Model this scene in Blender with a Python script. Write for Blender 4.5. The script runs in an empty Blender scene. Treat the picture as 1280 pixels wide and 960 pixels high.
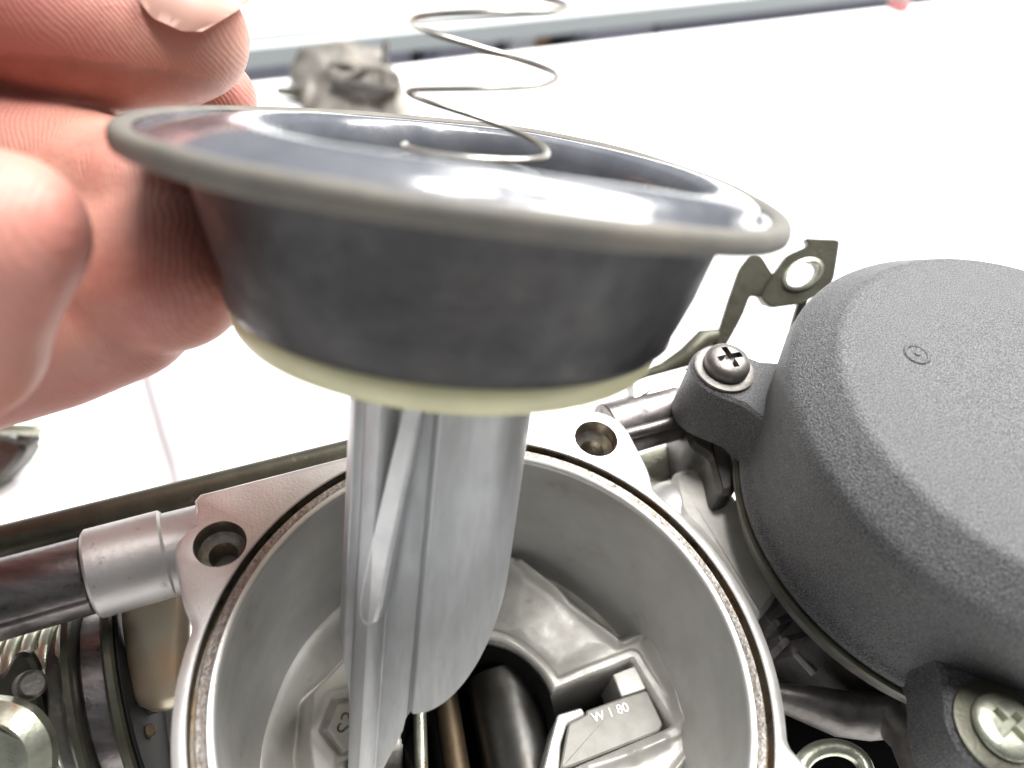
import bpy, bmesh, math, random
from mathutils import Vector, Matrix, noise
random.seed(4)
S = 0.001                      # everything below is planned in millimetres
Z0 = 80.0                      # the open throat's rim stands 80 mm above the tabletop
scn = bpy.context.scene
col = scn.collection
PI = math.pi
# ------------------------------------------------------------------ camera
EX = Vector((.99253, 0, .12203)); EY = Vector((-.07846, .7659, .63815)); EZ = Vector((-.09346, -.64296, .76018))
EZ.normalize(); EX = (EX - EX.dot(EZ) * EZ).normalized(); EY = EZ.cross(EX)
CP = Vector((-9.16, -34.53, 94.0))
cam = bpy.data.cameras.new('camera'); co = bpy.data.objects.new('camera', cam); col.objects.link(co); scn.camera = co
m = Matrix((EX, EY, EZ)).transposed().to_4x4(); m.translation = (CP + Vector((0, 0, Z0))) * S
co.matrix_world = m
cam.sensor_width = 36; cam.lens = 28.125; cam.clip_start = .005; cam.clip_end = 60
cam.dof.use_dof = True; cam.dof.focus_distance = .108; cam.dof.aperture_fstop = 15.5
# ------------------------------------------------------------------ light: a bright workshop ceiling and a fill lamp added overhead
w = bpy.data.worlds.new('World'); scn.world = w; w.use_nodes = True
nt = w.node_tree; bg = nt.nodes['Background']
tc = nt.nodes.new('ShaderNodeTexCoord'); sp = nt.nodes.new('ShaderNodeSeparateXYZ'); rp = nt.nodes.new('ShaderNodeValToRGB')
nt.links.new(tc.outputs['Generated'], sp.inputs[0]); nt.links.new(sp.outputs['Z'], rp.inputs[0]); nt.links.new(rp.outputs[0], bg.inputs[0])
rp.color_ramp.elements[0].position = 0.0; rp.color_ramp.elements[0].color = (.22, .22, .23, 1)
rp.color_ramp.elements[1].position = .75; rp.color_ramp.elements[1].color = (.85, .88, .92, 1)
mr = nt.nodes.new('ShaderNodeMapRange'); mr.inputs['From Min'].default_value = -.9; mr.inputs['From Max'].default_value = .5; mr.inputs['To Min'].default_value = .10; mr.inputs['To Max'].default_value = .68
nt.links.new(sp.outputs['Y'], mr.inputs['Value']); nt.links.new(mr.outputs[0], bg.inputs[1])      # the photographer's side of the room is dimmer

def area(name, loc, target, sx, sy, power, colr):
    l = bpy.data.lights.new(name, 'AREA'); l.shape = 'RECTANGLE'; l.size = sx; l.size_y = sy; l.energy = power; l.color = colr
    o = bpy.data.objects.new(name, l); col.objects.link(o); o.location = loc
    o.rotation_euler = (Vector(target) - Vector(loc)).to_track_quat('-Z', 'Y').to_euler()
    return o
area('ceiling_lamp', (.70, 1.0, 1.25), (.05, .05, 0), 1.5, .7, 66, (1, .985, .96))
area('overhead_fill', (.10, .22, 1.2), (0, .0, .05), .5, .25, 17, (1, .98, .95))
scn.view_settings.view_transform = 'Standard'; scn.view_settings.look = 'None'
scn.view_settings.exposure = 0.35; scn.view_settings.gamma = 1
scn.render.engine = 'CYCLES'

# ------------------------------------------------------------------ planning helpers (mm, origin = centre of the open throat's rim)
def cv(px, py):
    return EX * ((px - 640) / 1000) + EY * (-(py - 480) / 1000) - EZ
def W(px, py, h=0.0):          # the point of the level h seen in that direction
    r = cv(px, py); t = (h - CP.z) / r.z; return CP + r * t
def K(px, py, d):              # the point at depth d
    return CP + cv(px, py) * d
def C3(x, y, z): return CP + EX * x + EY * y + EZ * z
def lerp(a, b, t): return a + (b - a) * t
def sst(a, b, x):
    t = min(1, max(0, (x - a) / (b - a))); return t * t * (3 - 2 * t)
def frame(axis, ref=None):
    z = axis.normalized(); r = ref or (Vector((1, 0, 0)) if abs(z.x) < .9 else Vector((0, 1, 0)))
    x = (r - r.dot(z) * z).normalized(); return x, z.cross(x), z

# ------------------------------------------------------------------ materials
def mat(name, base, rough=.5, metal=0.0, spec=.5, var=None, vs=.3, bump=None, bump2=None, coat=0, sss=0, dirt=None, trans=0, rvar=0, streak=None):
    """var=(colour2, amount) mottling; vs=scale per mm; bump=(scale per mm, height mm); dirt=(colour, scale, threshold)"""
    m = bpy.data.materials.new(name); m.use_nodes = True; n = m.node_tree; b = n.nodes['Principled BSDF']; L = n.links.new
    b.inputs['Base Color'].default_value = (*base, 1); b.inputs['Roughness'].default_value = rough
    b.inputs['Metallic'].default_value = metal; b.inputs['Specular IOR Level'].default_value = spec
    b.inputs['Coat Weight'].default_value = coat; b.inputs['Transmission Weight'].default_value = trans
    if sss:
        b.inputs['Subsurface Weight'].default_value = sss; b.inputs['Subsurface Radius'].default_value = (1, .35, .2); b.inputs['Subsurface Scale'].default_value = .0022
    t = n.nodes.new('ShaderNodeTexCoord'); src = t.outputs['Object']
    def nz(scale, detail=4, rough_=.55, vec=None):
        x = n.nodes.new('ShaderNodeTexNoise'); x.inputs['Scale'].default_value = scale * 1000; x.inputs['Detail'].default_value = detail
        x.inputs['Roughness'].default_value = rough_; L(vec or src, x.inputs['Vector']); return x.outputs['Fac']
    cur = None
    def mix(fac, c2, amt, lo, hi):
        nonlocal cur
        r = n.nodes.new('ShaderNodeMapRange'); r.inputs['From Min'].default_value = lo; r.inputs['From Max'].default_value = hi; r.inputs['To Max'].default_value = amt
        L(fac, r.inputs['Value'])
        mx = n.nodes.new('ShaderNodeMix'); mx.data_type = 'RGBA'; L(r.outputs[0], mx.inputs[0])
        if cur is None: mx.inputs[6].default_value = (*base, 1)
        else: L(cur, mx.inputs[6])
        mx.inputs[7].default_value = (*c2, 1); cur = mx.outputs[2]
    if var: mix(nz(vs), var[0], var[1], .38, .68)
    if dirt: mix(nz(dirt[1], 6, .7), dirt[0], dirt[3] if len(dirt) > 3 else .9, dirt[2], dirt[2] + .12)
    if streak:
        mp = n.nodes.new('ShaderNodeMapping'); mp.inputs['Scale'].default_value = streak[1]; L(src, mp.inputs['Vector'])
        mix(nz(streak[2], 3, .6, mp.outputs[0]), streak[0], streak[3], .42, .65)
    if cur is not None: L(cur, b.inputs['Base Color'])
    if rvar:
        r = n.nodes.new('ShaderNodeMapRange'); r.inputs['To Min'].default_value = max(0.03, rough - rvar); r.inputs['To Max'].default_value = min(1, rough + rvar)
        r.inputs['From Min'].default_value = .3; r.inputs['From Max'].default_value = .7
        L(nz(.35, 5), r.inputs['Value']); L(r.outputs[0], b.inputs['Roughness'])
    last = None
    for bb in (bump, bump2):
        if bb:
            bn = n.nodes.new('ShaderNodeBump'); bn.inputs['Distance'].default_value = bb[1] * S; bn.inputs['Strength'].default_value = 1
            L(nz(bb[0], 3), bn.inputs['Height'])
            if last: L(last, bn.inputs['Normal'])
            last = bn.outputs[0]
    if last: L(last, b.inputs['Normal'])
    m['n'] = 1
    return m
M = {}
M['cast'] = mat('cast_aluminium', (.60, .585, .555), .5, .5, .5, ((.44, .42, .39), .8), .15, (1.2, .035), (4.5, .02), dirt=((.2, .17, .13), .25, .62, .45), rvar=.12)
M['bore'] = mat('bore_aluminium', (.62, .62, .61), .5, .4, .5, ((.42, .41, .385), .9), .05, (.5, .05), (3.0, .03), dirt=((.30, .25, .17), .10, .60, .5), rvar=.1)
M['bright'] = mat('machined_aluminium', (.66, .65, .635), .42, .6, .5, ((.58, .56, .55), .7), .25, (2.5, .04), dirt=((.3, .26, .22), .6, .68, .4), rvar=.06)
M['groove'] = mat('stained_groove', (.20, .18, .15), .5, .7, .5, ((.22, .13, .05), .8), .25, (2.5, .12), dirt=((.05, .045, .04), .5, .52))
M['pitted'] = mat('pitted_aluminium', (.42, .40, .38), .5, .7, .5, ((.22, .18, .14), .9), 1.6, (2.4, .25), dirt=((.10, .08, .06), 1.5, .56))
M['slide'] = mat('anodised_slide', (.50, .51, .525), .44, .5, .5, ((.43, .435, .45), .7), .10, (3, .015), dirt=((.24, .23, .22), .7, .64, .6), rvar=.05, streak=((.66, .69, .72), (1, .35, .05), 1.0, .3))
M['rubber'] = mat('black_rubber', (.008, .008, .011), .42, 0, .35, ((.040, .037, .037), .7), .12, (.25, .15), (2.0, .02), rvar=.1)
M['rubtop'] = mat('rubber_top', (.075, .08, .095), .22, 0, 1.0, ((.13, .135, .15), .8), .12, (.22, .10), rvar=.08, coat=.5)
M['rubedge'] = mat('dusty_rubber_bead', (.10, .095, .085), .6, 0, .4, ((.15, .135, .11), .7), .25, (2.0, .06), dirt=((.30, .19, .08), .45, .64, .6))
M['ring'] = mat('yellowed_plastic', (.62, .60, .38), .38, 0, .5, ((.45, .46, .28), .6), .15, (.4, .03), sss=.2, dirt=((.3, .25, .15), .3, .68, .5))
M['steelwire'] = mat('spring_steel', (.42, .40, .37), .30, .9, .5, ((.62, .58, .5), .8), .25)
M['black'] = mat('textured_black_plastic', (.008, .008, .009), .48, 0, .55, ((.17, .17, .178), .9), 5.5, (4.6, .20), (9, .05), rvar=.06, dirt=((.2, .19, .18), .06, .62, .18))
M['blackface'] = M['black']
M['oldscrew'] = mat('dull_screw_steel', (.17, .16, .15), .45, .7, .5, ((.10, .09, .085), .8), .5, (2, .06), dirt=((.25, .16, .1), .6, .6, .5))
M['zinc'] = mat('zinc_plate', (.54, .55, .45), .33, .85, .5, ((.33, .34, .27), .8), .3, (1.5, .04), dirt=((.45, .26, .13), .22, .58, .7), rvar=.1)
M['olive'] = mat('dull_zinc', (.075, .073, .052), .42, .5, .5, ((.045, .042, .03), .8), .3, (1.5, .05), dirt=((.3, .24, .17), .35, .62, .6))
M['dark'] = mat('dark_casting', (.05, .048, .046), .5, .3, .5, ((.11, .10, .09), .8), .3, (1.2, .1), dirt=((.2, .17, .13), .5, .63, .6))  # near-black mottled metal, also used for the lower bodies
M['pipe'] = mat('oily_steel_pipe', (.17, .155, .155), .34, .8, .5, ((.10, .09, .09), .9), .25, (1.2, .05), dirt=((.04, .035, .035), .3, .55, .9), streak=((.3, .27, .26), (.2, 1, 1), .6, .5))
M['sleeve'] = mat('dull_aluminium_sleeve', (.50, .48, .47), .45, .65, .5, ((.42, .39, .38), .6), .2, (1.2, .04), dirt=((.10, .09, .08), .45, .62, .9))
M['brass'] = mat('brown_stained_brass', (.17, .12, .07), .5, .7, .5, ((.12, .09, .06), .9), .3, (1, .05))
M['polish'] = mat('dark_polished_steel', (.12, .12, .115), .34, .8, .5, ((.07, .06, .05), .8), .2, (.6, .03))
M['tube'] = mat('cloudy_clear_tube', (.46, .44, .47), .25, 0, .5, trans=.2)
M['table'] = mat('white_tabletop', (.86, .855, .85), .6, 0, .3, ((.8, .8, .79), .4), .01, (.1, .05))
M['rail'] = mat('painted_white_edge', (.60, .65, .65), .5, 0, .4)
M['panel'] = mat('lilac_grey_panel', (.50, .50, .60), .6, 0, .4, ((.46, .46, .55), .5), .02)
M['paneldark'] = mat('dark_panel', (.28, .28, .35), .6, 0, .4)
M['white'] = mat('white_paint', (.8, .82, .82), .5, 0, .4)
M['red'] = mat('red_plastic', (.50, .20, .20), .4, 0, .5)
M['grey'] = mat('grey_plastic', (.35, .35, .35), .5)
M['wood'] = mat('light_wood', (.55, .35, .2), .6)
M['pot'] = mat('pot_metal_fitting', (.24, .225, .20), .55, .4, .5, ((.12, .11, .10), .9), .08, (.3, .6), dirt=((.35, .31, .26), .07, .55, .7))
M['hole'] = mat('threaded_steel', (.40, .37, .33), .3, .85, .5, ((.2, .17, .13), .8), .6, (1.5, .05))
M['recess_shade'] = mat('recess_shade_black', (.012, .012, .012), .7, 0, .15)  # near-black colour that stands in for shade in deep places
# skin: fine papillary ridges, mottled pink and ochre
def skin():
    m = mat('skin', (.44, .172, .142), .5, 0, .38, ((.44, .245, .18), .7), .035, sss=.14, dirt=((.32, .09, .07), .05, .52, .5))
    n = m.node_tree; L = n.links.new; b = n.nodes['Principled BSDF']
    at = n.nodes.new('ShaderNodeAttribute'); at.attribute_name = 'ridge'
    mp = n.nodes.new('ShaderNodeTexNoise'); mp.inputs['Scale'].default_value = 90; mp.inputs['Detail'].default_value = 2
    t = n.nodes.new('ShaderNodeTexCoord'); L(t.outputs['Object'], mp.inputs['Vector'])
    ad = n.nodes.new('ShaderNodeMath'); ad.operation = 'MULTIPLY_ADD'; ad.inputs[1].default_value = 4.5; L(mp.outputs['Fac'], ad.inputs[0]); L(at.outputs['Fac'], ad.inputs[2])
    ml = n.nodes.new('ShaderNodeMath'); ml.operation = 'MULTIPLY'; ml.inputs[1].default_value = 2 * PI / .52; L(ad.outputs[0], ml.inputs[0])
    sn = n.nodes.new('ShaderNodeMath'); sn.operation = 'SINE'; L(ml.outputs[0], sn.inputs[0])
    bn = n.nodes.new('ShaderNodeBump'); bn.inputs['Distance'].default_value = .000019; bn.inputs['Strength'].default_value = .8; L(sn.outputs[0], bn.inputs['Height'])
    n2 = n.nodes.new('ShaderNodeTexNoise'); n2.inputs['Scale'].default_value = 1500; n2.inputs['Detail'].default_value = 4; L(t.outputs['Object'], n2.inputs['Vector'])
    b2 = n.nodes.new('ShaderNodeBump'); b2.inputs['Distance'].default_value = .00012; b2.inputs['Strength'].default_value = .7; L(n2.outputs['Fac'], b2.inputs['Height']); L(bn.outputs[0], b2.inputs['Normal'])
    L(b2.outputs[0], b.inputs['Normal'])
    return m
M['skin'] = skin()
M['nail'] = mat('fingernail', (.60, .36, .29), .38, 0, .4, ((.68, .46, .38), .6), .06, sss=.2)

# ------------------------------------------------------------------ object helpers
def fin(name, bm, material, parent=None, smooth=True, angle=38, at=None):
    """link one mesh object; the vertices are world positions in mm; at = its origin"""
    bmesh.ops.recalc_face_normals(bm, faces=bm.faces[:])
    org = Vector(at) if at else (Vector(parent['org']) if parent is not None and 'org' in parent else Vector((0, 0, 0)))
    if parent is None and at is None:
        vs_ = [v.co for v in bm.verts]; org = Vector(((min(v.x for v in vs_) + max(v.x for v in vs_)) / 2, (min(v.y for v in vs_) + max(v.y for v in vs_)) / 2, min(v.z for v in vs_)))
    for v in bm.verts: v.co = (v.co - org) * S
    me = bpy.data.meshes.new(name)
    if smooth:
        for f in bm.faces: f.smooth = True
        for e in bm.edges:
            if len(e.link_faces) == 2 and e.calc_face_angle(0) > math.radians(angle): e.smooth = False
    bm.to_mesh(me); bm.free()
    if material: me.materials.append(material)
    o = bpy.data.objects.new(name, me); col.objects.link(o)
    if parent is not None:
        o.parent = parent; po = Vector(parent['org']) if 'org' in parent else Vector((0, 0, 0)); o.location = (org - po) * S
    else: o.location = (org + Vector((0, 0, Z0))) * S
    o['org'] = tuple(org)
    return o
def thing(name, label, cat, loc, group=None):
    o = bpy.data.objects.new(name, None); col.objects.link(o); o.empty_display_size = .01
    o.location = (Vector(loc) + Vector((0, 0, Z0))) * S; o['org'] = tuple(loc); o['label'] = label; o['category'] = cat
    if group: o['group'] = group
    return o
def tag(o, label=None, cat=None, group=None, kind=None):
    if label: o['label'] = label
    if cat: o['category'] = cat
    if group: o['group'] = group
    if kind: o['kind'] = kind
    return o
def loops(bm, rings, cap0=True, cap1=True, closed=True):
    vr = [[bm.verts.new(p) for p in r] for r in rings]
    for a, b in zip(vr, vr[1:]):
        n = len(a)
        for i in range(n if closed else n - 1):
            j = (i + 1) % n
            bm.faces.new((a[i], a[j], b[j], b[i]))
    if closed and cap0: bm.faces.new(vr[0][::-1])
    if closed and cap1: bm.faces.new(vr[-1])
    return vr
def lathe(bm, prof, o, axis, n=64, ref=None, cap0=False, cap1=False, wob=None, a0=0, a1=2 * PI):
    x, y, z = frame(Vector(axis), ref); full = abs(a1 - a0 - 2 * PI) < 1e-6
    rings = []
    for k, (r, h) in enumerate(prof):
        ring = []
        for i in range(n if full else n + 1):
            t = a0 + (a1 - a0) * i / n; rr = max(r, 1e-4); hh = h
            if wob: rr, hh = wob(rr, hh, t, k)
            ring.append(o + x * (rr * math.cos(t)) + y * (rr * math.sin(t)) + z * hh)
        rings.append(ring)
    return loops(bm, rings, cap0, cap1, full)
def tube(bm, pts, rad, n=12, cap=True, flat=1.0, ref=None):
    """pts polyline, rad number or list"""
    rings = []; N = len(pts); x = None
    for i, p in enumerate(pts):
        d = (pts[min(i + 1, N - 1)] - pts[max(i - 1, 0)]).normalized()
        if x is None: x, y, _ = frame(d, ref)
        else: x = (x - x.dot(d) * d).normalized(); y = d.cross(x)
        r = rad[i] if isinstance(rad, (list, tuple)) else rad
        rings.append([p + x * (r * math.cos(2 * PI * k / n)) + y * (r * flat * math.sin(2 * PI * k / n)) for k in range(n)])
    loops(bm, rings, cap, cap)
def prism(bm, poly, d, ch=.3):
    """poly: 3D loop; extruded along d, with chamfered top and bottom edges"""
    d = Vector(d); n = d.normalized(); N = len(poly); c = sum(poly, Vector()) / N
    area_n = sum((poly[i].cross(poly[(i + 1) % N]) for i in range(N)), Vector())
    if area_n.dot(n) < 0: poly = poly[::-1]
    ins = []
    for i in range(N):
        a, b, e = poly[i - 1], poly[i], poly[(i + 1) % N]
        n1 = n.cross((b - a)).normalized(); n2 = n.cross((e - b)).normalized(); q = (n1 + n2); q = q / max(.5, q.length_squared) * 2 if q.length > .1 else n1
        ins.append(q * ch)
    loops(bm, [[p + i_ for p, i_ in zip(poly, ins)], [p + n * ch for p in poly], [p + d - n * ch for p in poly], [p + d + i_ for p, i_ in zip(poly, ins)]])
def box(bm, c, sx, sy, sz, ux, uy, uz, ch=.3):
    p = [c + ux * (a * sx / 2) + uy * (b * sy / 2) - uz * (sz / 2) for a, b in ((-1, -1), (1, -1), (1, 1), (-1, 1))]
    prism(bm, p, uz * sz, ch)
def rpoly(pts, r, k=4):
    """round the corners of a 3D loop"""
    out = []; N = len(pts)
    for i in range(N):
        a, b, c = pts[i - 1], pts[i], pts[(i + 1) % N]
        da, dc = (a - b), (c - b); q = min(r, da.length * .45, dc.length * .45)
        p0 = b + da.normalized() * q; p1 = b + dc.normalized() * q
        for j in range(k + 1):
            t = j / k; out.append(p0 * (1 - t) ** 2 + b * (2 * t * (1 - t)) + p1 * t ** 2)
    return out
def cut(o, cutter_bm, loc_parent=True):
    """boolean difference; the cutter is planned in world mm"""
    org = Vector(o['org'])
    bmesh.ops.recalc_face_normals(cutter_bm, faces=cutter_bm.faces[:])
    for v in cutter_bm.verts: v.co = (v.co - org) * S
    me = bpy.data.meshes.new('cutter'); cutter_bm.to_mesh(me); cutter_bm.free()
    c = bpy.data.objects.new('cutter', me); col.objects.link(c)
    bpy.context.view_layer.update()
    c.matrix_world = o.matrix_world.copy()
    bpy.context.view_layer.update()
    md = o.modifiers.new('cut', 'BOOLEAN'); md.object = c; md.operation = 'DIFFERENCE'; md.solver = 'EXACT'
    dg = bpy.context.evaluated_depsgraph_get(); dg.update()
    ne = bpy.data.meshes.new_from_object(o.evaluated_get(dg)); o.modifiers.clear(); o.data = ne
    bpy.data.objects.remove(c); return o
def cyl(bm, a, b, r0, r1=None, n=32, ch=0):
    r1 = r0 if r1 is None else r1; d = (b - a); L_ = d.length
    pr = [(r0 - ch, 0), (r0, ch), (r1, L_ - ch), (r1 - ch, L_)] if ch else [(r0, 0), (r1, L_)]
    lathe(bm, pr, a, d, n, cap0=True, cap1=True)
UP = Vector((0, 0, 1))

# ================================================================== SETTING
TZ = -Z0
e0, e1 = W(330, 98, TZ), W(1010, 19, TZ)
ed = (e1 - e0).normalized(); en = Vector((-ed.y, ed.x, 0))          # along / across the table's far edge
far = e0 + en * 0
bm = bmesh.new()
c = e0 - en * 450 + ed * 60
box(bm, Vector((c.x, c.y, TZ - 12)), 1600, 900, 24, ed, en, UP, 2)
tag(fin('tabletop', bm, M['table'], angle=30, at=(0, 0, TZ)), kind='structure')
bm = bmesh.new(); box(bm, Vector((c.x, c.y, TZ - 700)), 8000, 8000, 10, ed, en, UP, 1)
tag(fin('floor', bm, mat('pale_floor', (.6, .6, .62), .6), at=(0, 0, TZ - 700)), kind='structure')

# second bench behind: white top, pale edge, lilac fronts, posts
BZ = TZ - 40
def B(u, v, z): return Vector((e0.x, e0.y, 0)) + ed * u + en * v + UP * z
def ztop(px, py, v):
    r = cv(px, py); t = (en.dot(B(0, v, 0)) - en.dot(CP)) / en.dot(r); return (CP + r * t).z
BT = ztop(560, 22, 168)
bench = thing('storage_bench', 'white topped storage bench with lilac grey front panels behind the table', 'bench', tuple(B(150, 150, TZ - 600)))
bm = bmesh.new(); box(bm, B(200, 420, BT - 5), 1500, 500, 14, ed, en, UP, 2); fin('bench_top', bm, M['white'], bench)
bm = bmesh.new(); box(bm, B(200, 168, BT - 12), 1500, 5, 14, ed, en, UP, 1); fin('edge_trim', bm, M['rail'], bench)
us = [-550, -300, 138, 170, 196, 262, 316, 360, 900]
for k, (u0, u1, mm) in enumerate([(-550, -250, 'panel'), (-246, 130, 'panel'), (148, 192, 'panel'), (262, 322, 'panel'), (326, 900, 'paneldark')]):
    bm = bmesh.new(); box(bm, B((u0 + u1) / 2, 182, BT - 132), u1 - u0, 10, 226, ed, en, UP, 1); fin('front_panel', bm, M[mm], bench)
for u in (138, 206, 254):
    bm = bmesh.new(); box(bm, B(u + 4, 178, BT - 132), 18 if u == 206 else 9, 14, 226, ed, en, UP, 1); fin('post', bm, M['white' if u == 206 else 'paneldark'], bench)
bm = bmesh.new(); box(bm, B(200, 260, BT - 132), 1480, 8, 226, ed, en, UP, 1); fin('back_panel', bm, M['paneldark'], bench)
bm = bmesh.new(); box(bm, B(200, 330, BT - 440), 1480, 300, 380, ed, en, UP, 3); fin('cabinet', bm, M['panel'], bench)
bm = bmesh.new(); box(bm, B(232, 205, BT - 60), 26, 20, 60, ed, en, UP, 3)
tag(fin('box', bm, M['wood']), 'small orange brown box in the open compartment under the bench top', 'box')

# red and white cap on the table's edge
p = W(1122, 10, TZ)
t = thing('bottle_cap', 'tiny red and grey cap lying by the far table edge', 'cap', tuple(p))
bm = bmesh.new(); cyl(bm, p + UP * .2, p + UP * 5, 6, 5.4, 24, .6); fin('cap_skirt', bm, M['red'], t)
bm = bmesh.new(); cyl(bm, p + UP * 5.1, p + UP * 8, 4.4, 3.6, 24, .6); fin('cap_top', bm, M['grey'], t)

# ================================================================== blurred carburettor part lying on the table
p = W(455, 165, TZ)
fx, fy = ed, en
chunk = thing('carburettor_fitting', 'blurred grey brown cast fitting standing on the table behind the diaphragm', 'metal fitting', tuple(p))
def rough_block(poly, d, amp, sc, name, mt, parent, ch=1.5):
    bm = bmesh.new(); prism(bm, poly, d, ch)
    bmesh.ops.triangulate(bm, faces=bm.faces[:]); bmesh.ops.subdivide_edges(bm, edges=bm.edges[:], cuts=3, use_grid_fill=True)
    for v in bm.verts:
        nv = noise.noise_vector(v.co * sc); v.co += nv * amp
    return fin(name, bm, mt, parent, angle=60)
D = (p - CP).dot(-EZ)
def Q(px, py, dd=0): return K(px, py, D + dd)
poly = [Q(398, 92), (Q(440, 84)), Q(500, 92), Q(522, 160), Q(516, 182), Q(440, 180), Q(385, 145), Q(380, 122)]
rough_block(rpoly(poly, 6), (en * 22), 1.2, .12, 'cast_body', M['pot'], chunk)
bm = bmesh.new(); tube(bm, [Q(420, 98, -3), Q(445, 108, -4), Q(478, 112, -4), Q(500, 100, -3)], [1.6, 2.2, 2.2, 1.5], 10); fin('slot_lip', bm, M['dark'], chunk)
bm = bmesh.new(); tube(bm, [Q(412, 84, -1), Q(432, 80, -2), Q(452, 92, -3), Q(430, 98, -4), Q(414, 92, -3)], 2.2, 10); fin('raised_boss', bm, M['pot'], chunk)
bm = bmesh.new(); cyl(bm, Q(481, 92, 4), Q(483, 52, 4), 1.6, 1.3, 16, .2); fin('stud', bm, M['dark'], chunk)
bm = bmesh.new(); cyl(bm, Q(400, 120, 5), Q(345, 113, 5), 2.6, 1.3, 16, .3); fin('nozzle', bm, M['olive'], chunk)
bm = bmesh.new(); cyl(bm, Q(488, 100, 0), Q(490, 100, -6), 4, 3.4, 20, .5); fin('plug', bm, M['pot'], chunk)

# clear tube lying on the table
bm = bmesh.new()
pts = [W(182, 440, TZ + 2.3), W(196, 490, TZ + 2.3), W(211, 540, TZ + 2.3), W(224, 580, TZ + 2.3), W(234, 640, TZ + 2.3), W(236, 700, TZ + 2.3)]
tube(bm, pts, 2.2, 14)
tag(fin('clear_tube', bm, M['tube']), 'thin cloudy clear tube lying on the white table left of the carburettor', 'tube')

# metal piece on the left
p = W(6, 590, TZ)
t = thing('metal_clip', 'dark metal fitting with a pale top at the left edge under the fingers', 'metal fitting', tuple(p))
D = (p - CP).dot(-EZ) - 8
poly = rpoly([Q(-90, 560), Q(-20, 540), Q(10, 545), Q(34, 556), Q(24, 575), Q(4, 596), Q(-30, 625), Q(-90, 640)], 3)
bm = bmesh.new(); prism(bm, poly, -EZ * 7, 1); fin('clip_body', bm, M['polish'], t)
bm = bmesh.new(); tube(bm, [Q(2, 536, -3), Q(18, 532, -3), Q(36, 534, -1), Q(48, 541, 1)], [1.6, 2.0, 2.2, 1.4], 12); fin('clip_top', bm, M['zinc'], t)  # top piece in a paler metal
bm = bmesh.new(); tube(bm, [Q(22, 546, -1), Q(38, 548, 0), Q(49, 544, 1)], [1.5, 2.0, 1.2], 12); fin('clip_jaw', bm, M['dark'], t)

# ================================================================== OPEN CARBURETTOR
H1, H2 = Vector((-34.7, 14.9, 0)), Vector((15.0, 35.7, 0))
H3, H4 = Vector((34.7, -14.9, 0)), Vector((-15.0, -35.7, 0))
O0 = Vector((0, 0, 0))
carb = thing('open_carburettor', 'bare aluminium carburettor body with an open round throat under the raised slide', 'carburettor', (0, 0, TZ))
def ray_r(t):
    d = Vector((math.cos(t), math.sin(t), 0)); r = 35.7
    def circ_hit(c, R):
        b = d.dot(c); q = b * b - (c.length_squared - R * R)
        return b + math.sqrt(q) if q > 0 and b > 0 else 0
    for h in (H1, H2, H3, H4):
        R = 5.6
        r = max(r, circ_hit(h, R))
        for s in (-1, 1):       # fillet between disc and ear
            for f_ in (.93, .86, .8): r = max(r, circ_hit(h * f_, R + (1 - f_) * 26) if h in (H1, H2) else circ_hit(h * f_, R + (1 - f_) * 16))
    for a, b in ((H1, H2), (H3, H4)):
        e = (b - a).normalized(); nn = Vector((-e.y, e.x, 0)); nn = nn if nn.dot(a) > 0 else -nn
        dist = a.dot(nn) + (8.3 if a is H1 else 5.6); c_ = d.dot(nn)
        if c_ > .05:
            q = d * (dist / c_); u = (q - a).dot(e)
            if (-4.0 if a is H1 else -.5) < u < (b - a).length + (2 if a is H1 else .5): r = max(r, q.length)
    return r
N = 256
bm = bmesh.new()
rings = []
RR = [ray_r(2 * PI * i / N) for i in range(N)]
RR = [(RR[i - 1] + RR[i] * 2 + RR[(i + 1) % N]) / 4 for i in range(N)]
def ring(fr, z): return [Vector((fr(i) * math.cos(2 * PI * i / N), fr(i) * math.sin(2 * PI * i / N), z)) for i in range(N)]
rings = [ring(lambda i: 34.0, -9), ring(lambda i: 34.0, -.15), ring(lambda i: 34.15, 0), ring(lambda i: RR[i] - 1.1, 0), ring(lambda i: RR[i] - .5, -.15), ring(lambda i: RR[i] - .12, -.5), ring(lambda i: RR[i], -1.1), ring(lambda i: RR[i], -8.5), ring(lambda i: RR[i] - 1, -9)]
vr = loops(bm, rings, False, False)
for i in range(N): bm.faces.new((vr[-1][i], vr[-1][(i + 1) % N], vr[0][(i + 1) % N], vr[0][i]))
flange = fin('flange', bm, M['bright'], carb, angle=30)
cb = bmesh.new()
for h in (H1, H2, H3, H4): cyl(cb, h + UP * 3, h - UP * 7, 3.25, n=32)
cut(flange, cb)
for h in (H1, H2, H3, H4):
    bm = bmesh.new()
    pr = [(3.24, -.05), (3.1, -.5), (3.0, -2.2), (2.6, -2.6), (2.15, -2.9)]
    for k in range(6): pr += [(1.85, -3.1 - k * .7), (2.1, -3.45 - k * .7)]
    pr += [(1.8, -7.6), (0.01, -7.7)]
    lathe(bm, pr, h, UP, 32); fin('screw_hole', bm, M['hole'], carb, angle=20)
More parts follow.
